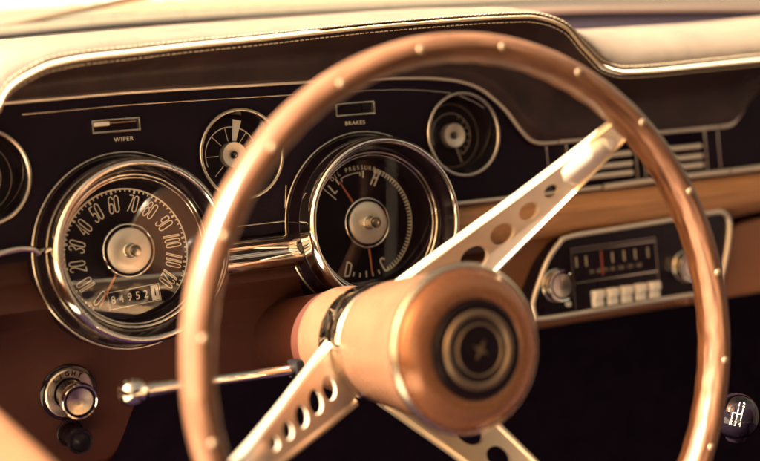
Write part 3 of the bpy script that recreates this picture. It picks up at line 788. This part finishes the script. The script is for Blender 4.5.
bm = NB(); lathe(bm, [(.0400, -.1145), (.0425, -.1120), (.0440, -.1040), (.0468, -.0750), (.0500, -.0450), (.0530, -.0270), (.0538, -.0210), (.0530, -.0195)], 96); hub = obj('horn_body', bm, HUBTAN, sw, 40)
bm = NB(); lathe(bm, [(.0530, -.0205), (.0552, -.0195), (.0560, -.0165), (.0553, -.0135), (.0535, -.0125), (.0522, -.0135)], 110, closed=False); obj('horn_ring', bm, SATIN, sw, 60)
bm = NB(); lathe(bm, [(.0525, -.0140), (.0512, -.0095), (.0480, -.0058), (.0430, -.0028), (.0380, -.0014), (.0335, -.0018), (.0318, -.0040)], 110); hp = obj('horn_pad', bm, COPPER, sw, 60)
em = NB(); lathe(em, [(.0320, -.0040), (.0318, -.0010), (.0305, .0002), (.0275, -.0002), (.0262, -.0016)], 96); em = obj('emblem', em, BLACKP, sw, 60)
bm = NB(); lathe(bm, [(.0262, -.0016), (.0256, .0010), (.0235, .0020), (.0212, .0012), (.0205, -.0010)], 96); obj('emblem_ring', bm, DULL, em, 60)
bm = NB(); lathe(bm, [(.0207, -.0010), (.0190, .0004), (.0172, .0006)], 96); obj('black_ring', bm, BLACKP, em, 60)
bm = NB(); ring(bm, .0166, .0008, .0009, 96); obj('fine_ring', bm, DULL, em, 60)
bm = NB(); lathe(bm, [(.0160, .0004), (.010, .0014), (0, .0018)], 96); obj('emblem_disc', bm, BLACKP, em, 60)
bm = NB()
st = []
for k in range(8):
    a = radians(45*k+12); r = (.0070 if k % 4 == 1 else .0062) if k % 2 else .0020
    st.append((r*cos(a), r*sin(a)))
prism(bm, st, .0014, .0026, 0); obj('emblem_star', bm, DULL, em, 30)

# ================================================================== GEAR LEVER
gk = Vector((.3068, -.2227, -.1983))
gl = thing('gear_lever', 'gear lever with glossy black ball knob marked with a four speed shift pattern', 'gear lever', gk)
bm = NB()
tube(bm, [(-.003, .010, -.010), (-.005, .042, -.034), (-.007, .062, -.075), (-.008, .085, -.33)], [.0052, .0050, .0055, .0060], seg=16); obj('shaft', bm, mat('black_shaft_rubber', (.004, .0025, .003), .7, spec=.1), gl, 60)
bm = NB(); bmesh.ops.create_uvsphere(bm, u_segments=64, v_segments=40, radius=.0172); bmesh.ops.scale(bm, vec=(1, 1, 1.03), verts=bm.verts)
kb = obj('knob', bm, mat('black_ball_lacquer', (.008, .005, .008), .05, spec=.5, coat=.2), gl, 80)
bm = NB(); lathe(bm, [(.0070, -.0190), (.0078, -.0175), (.0080, -.0158), (.0070, -.0150)], 40); obj('knob_collar', bm, BLACKP, gl, 50)
# pattern engraved on the side turned to the driver and up
bm = NB(); s = .0046
for pts in ([(-.5, 1), (-.5, -.15)], [(.5, 1.05), (.5, -1)], [(-1.5, 0), (.5, 0)], [(-1.5, 0), (-1.5, -1)], [(-.5, 0), (-.5, -1)]):
    n = 8; a, b = pts   # one stroke of the pattern
    ribbon(bm, [((a[0]+(b[0]-a[0])*i/n)*s*.72+.0016, (a[1]+(b[1]-a[1])*i/n)*s) for i in range(n+1)], .00075, 0)
for ch, x, y in (('1', -.5, 1.55), ('2', .5, 1.6), ('R', -1.5, -1.6), ('3', -.5, -1.6), ('4', .5, -1.55)):
    put_text(bm, ch, .0048, x*s*.72+.0016, y*s, 0, 0, .8, .0001)
bmesh.ops.subdivide_edges(bm, edges=bm.edges, cuts=1)
nrm = (Vector((-.5026, -1.1005, .1978))-gk).normalized(); nrm = (nrm+Vector((.02, 0, .10))).normalized()
q = nrm.to_track_quat('Z', 'Y').to_matrix()
roll = Matrix.Rotation(radians(-10), 3, 'Z')
for v in bm.verts:
    p = roll @ v.co; p.z = 0
    d_ = Vector((p.x, p.y, math.sqrt(max(1e-8, .0172**2-p.x**2-p.y**2))))
    w = q @ d_; w.z *= 1.03
    v.co = w*1.012
obj('shift_pattern', bm, mat('worn_white_infill', (.46, .40, .32), .6), kb, 0)

# ================================================================== DOOR PANEL EDGE (near left corner)
bm = NB()
prism(bm, [(-0.2516, 0.0237), (-0.2498, -0.8228), (-0.4098, -0.8231), (-0.4116, 0.0234)], -.175, -.100, .018, 6)
tag(obj('door_armrest', bm, TANEDGE, None, 80), 'blurred tan padded armrest edge crossing the bottom left corner', 'armrest')

# ================================================================== WINDSCREEN, WIPER, COWL AND BONNET
ws = thing('windscreen', 'sloping car windscreen with pale metal lower edge behind the dashboard', 'windscreen', (0, .30, .07))
def wv(x, y, z): return Vector((x, y-.30, z-.07))
gxs = lin(-.62, 1.15, 60)
bm = NB(); tube(bm, [wv(x, .298, gz(x)-.0015) for x in gxs], .0026, seg=8, up=(0, -1, 0)); obj('gasket', bm, RUBBER, ws, 60)
bm = NB(); grid(bm, [[wv(x, .299, gz(x)+.0005), wv(x, .301, gz(x)+.0050), wv(x, .308, gz(x)+.0072)] for x in gxs]); obj('edge_trim', bm, COWL, ws, 60)
bm = NB(); tube(bm, [wv(x, .309, gz(x)+.0072) for x in gxs], .0010, seg=6, up=(0, -1, 0)); obj('seal', bm, RUBBER, ws, 60)
bm = NB(); grid(bm, [[wv(x, .310-.60*t, gz(x)+.0070+.43*t) for t in (0, .25, .5, .75, 1)] for x in gxs]); obj('pane', bm, WINDOW, ws, 80)
WIPERM = mat('tan_wiper_metal', (.17, .105, .055), .5, .3)
hood = thing('bonnet', 'cream painted car bonnet seen through the windscreen', 'bonnet', (.25, .72, .05))
bm = NB()
rows = []
for x in lin(-.75, 1.25, 40):
    rows.append([Vector((x-.25, y-.72, gz(x)*(1-.4*min(1, max(0, y-.62)))-.055-.002-.05*(y-.62)-.05*max(0, y-1.2)**1.5)) for y in (.622, .632, .75, .9, 1.1, 1.3, 1.5, 1.7, 1.85)])
grid(bm, rows); obj('skin', bm, BODY, hood, 60)
cw = thing('cowl', 'cream cowl panel with a row of slanting vent ribs at the foot of the windscreen', 'cowl panel', (.25, .45, .05))
bm = NB()
grid(bm, [[Vector((x-.25, y-.45, gz(x)-.05-.0045+(-.006 if y < .33 else 0))) for y in (.325, .34, .42, .52, .60, .612)] for x in lin(-.75, 1.25, 40)]); obj('panel', bm, BODY, cw, 60)
bm = NB()
for i in range(24):
    x = .09+i*.028
    a = Vector((x-.25+.014, .365-.45, gz(x+.014)-.05-.0035)); b = Vector((x-.25-.026, .585-.45, gz(x-.026)-.05-.0035))
    tube(bm, [a, (a+b)/2+Vector((0, 0, .001)), b], .0034, seg=8)
obj('vent_ribs', bm, WIPERM, cw, 60)
wi = thing('wiper', 'tan wiper arm and blade lying across the lower left of the windscreen', 'wiper', (0, .40, .07))
bm = NB()
a = Vector((-.10, .335, .0685)); b = Vector((.075, .335, .0985))
def wq(p): return Vector(p)-Vector((0, .40, .07))
tube(bm, [wq(a), wq(a.lerp(b, .35)), wq(a.lerp(b, .6)), wq(b)], [.0020, .0026, .0030, .0030], seg=8); obj('arm', bm, WIPERM, wi, 60)
bm = NB(); c_ = b+Vector((-.02, .0, .002)); e_ = b+Vector((.10, .02, .022))
tube(bm, [wq(c_), wq(e_)], .0038, seg=8, flat=.8); obj('blade', bm, BROWN, wi, 40)

# ================================================================== SETTING
def struct(name, bm, m):
    o = obj(name, bm, m, None, 40); o['kind'] = 'structure'; return o
bm = NB(); grid(bm, [[Vector((x, y, -.95)) for y in (-60, -10, -3, 0, 3, 10, 60)] for x in (-60, -10, -3, 0, 3, 10, 60)]); struct('ground', bm, GROUND)
bm = NB()   # foot well and tunnel under the dash, coloured as dark shade
box(bm, -.70, 1.25, -1.9, .16, -.72, -.70, 0)
box(bm, -.70, 1.25, .10, .14, -.70, -.02, 0)
prism(bm, [(.22, -.70), (.24, -.52), (.30, -.48), (.40, -.48), (.46, -.52), (.48, -.70)], -.10, 1.8, 0, 2, Matrix.Rotation(pi/2, 4, 'X'))
struct('footwell_floor', bm, VOID)
bm = NB()   # unseen cabin rear, far side and part roof, added to cut sky light
box(bm, -.70, 1.25, -2.02, -1.96, -.70, .50, .01)
box(bm, 1.25, 1.28, -1.96, -.50, -.70, .50, .01)
box(bm, 1.25, 1.28, -.49, .30, -.70, .10, .01)
box(bm, -.70, 1.25, -1.96, -1.05, .50, .53, .01)
struct('cabin_sky_blockers', bm, mat('brown_blocker_lining', (.020, .010, .010), .85, bump=.3, bscale=300))

# ================================================================== LIGHT
SUN_DIR = Vector((-.76, .105, .65)).normalized()       # towards the sun
el = math.asin(SUN_DIR.z); az = atan2(SUN_DIR.x, SUN_DIR.y)
W = bpy.data.worlds.new('World'); S.world = W; W.use_nodes = True
nt = W.node_tree; bg = nt.nodes['Background']
sky = nt.nodes.new('ShaderNodeTexSky'); sky.sky_type = 'NISHITA'; sky.sun_disc = False
sky.sun_elevation = el; sky.sun_rotation = az; sky.dust_density = 4.0; sky.ozone_density = .3; sky.air_density = 1.0
mx = nt.nodes.new('ShaderNodeMix'); mx.data_type = 'RGBA'; mx.blend_type = 'MULTIPLY'; mx.inputs['Factor'].default_value = 1.
mx.inputs[7].default_value = (1.0, .62, .30, 1)
nt.links.new(sky.outputs[0], mx.inputs[6]); nt.links.new(mx.outputs[2], bg.inputs['Color'])
bg.inputs['Strength'].default_value = .055
sl_ = bpy.data.lights.new('sun', 'SUN'); sl_.energy = 5.0; sl_.angle = radians(.5); sl_.color = (1.0, .89, .75)
so = bpy.data.objects.new('sun', sl_); COL.objects.link(so); so.rotation_euler = SUN_DIR.to_track_quat('Z', 'Y').to_euler(); so.location = SUN_DIR*5

# ================================================================== CAMERA
cam = bpy.data.cameras.new('camera'); co = bpy.data.objects.new('camera', cam); COL.objects.link(co)
co.location = (-.50263509, -1.10053477, .19781259)
co.rotation_euler = (pi/2-radians(12.2), 0, -radians(29.5))
cam.sensor_fit = 'HORIZONTAL'; cam.sensor_width = 36.; cam.lens = 36*1600/760
cam.clip_start = .02; cam.clip_end = 300
cam.dof.use_dof = True; cam.dof.focus_distance = 1.21; cam.dof.aperture_fstop = 2.7; cam.dof.aperture_blades = 0
S.camera = co
S.view_settings.view_transform = 'Standard'; S.view_settings.look = 'None'; S.view_settings.exposure = 3.0; S.view_settings.gamma = 1
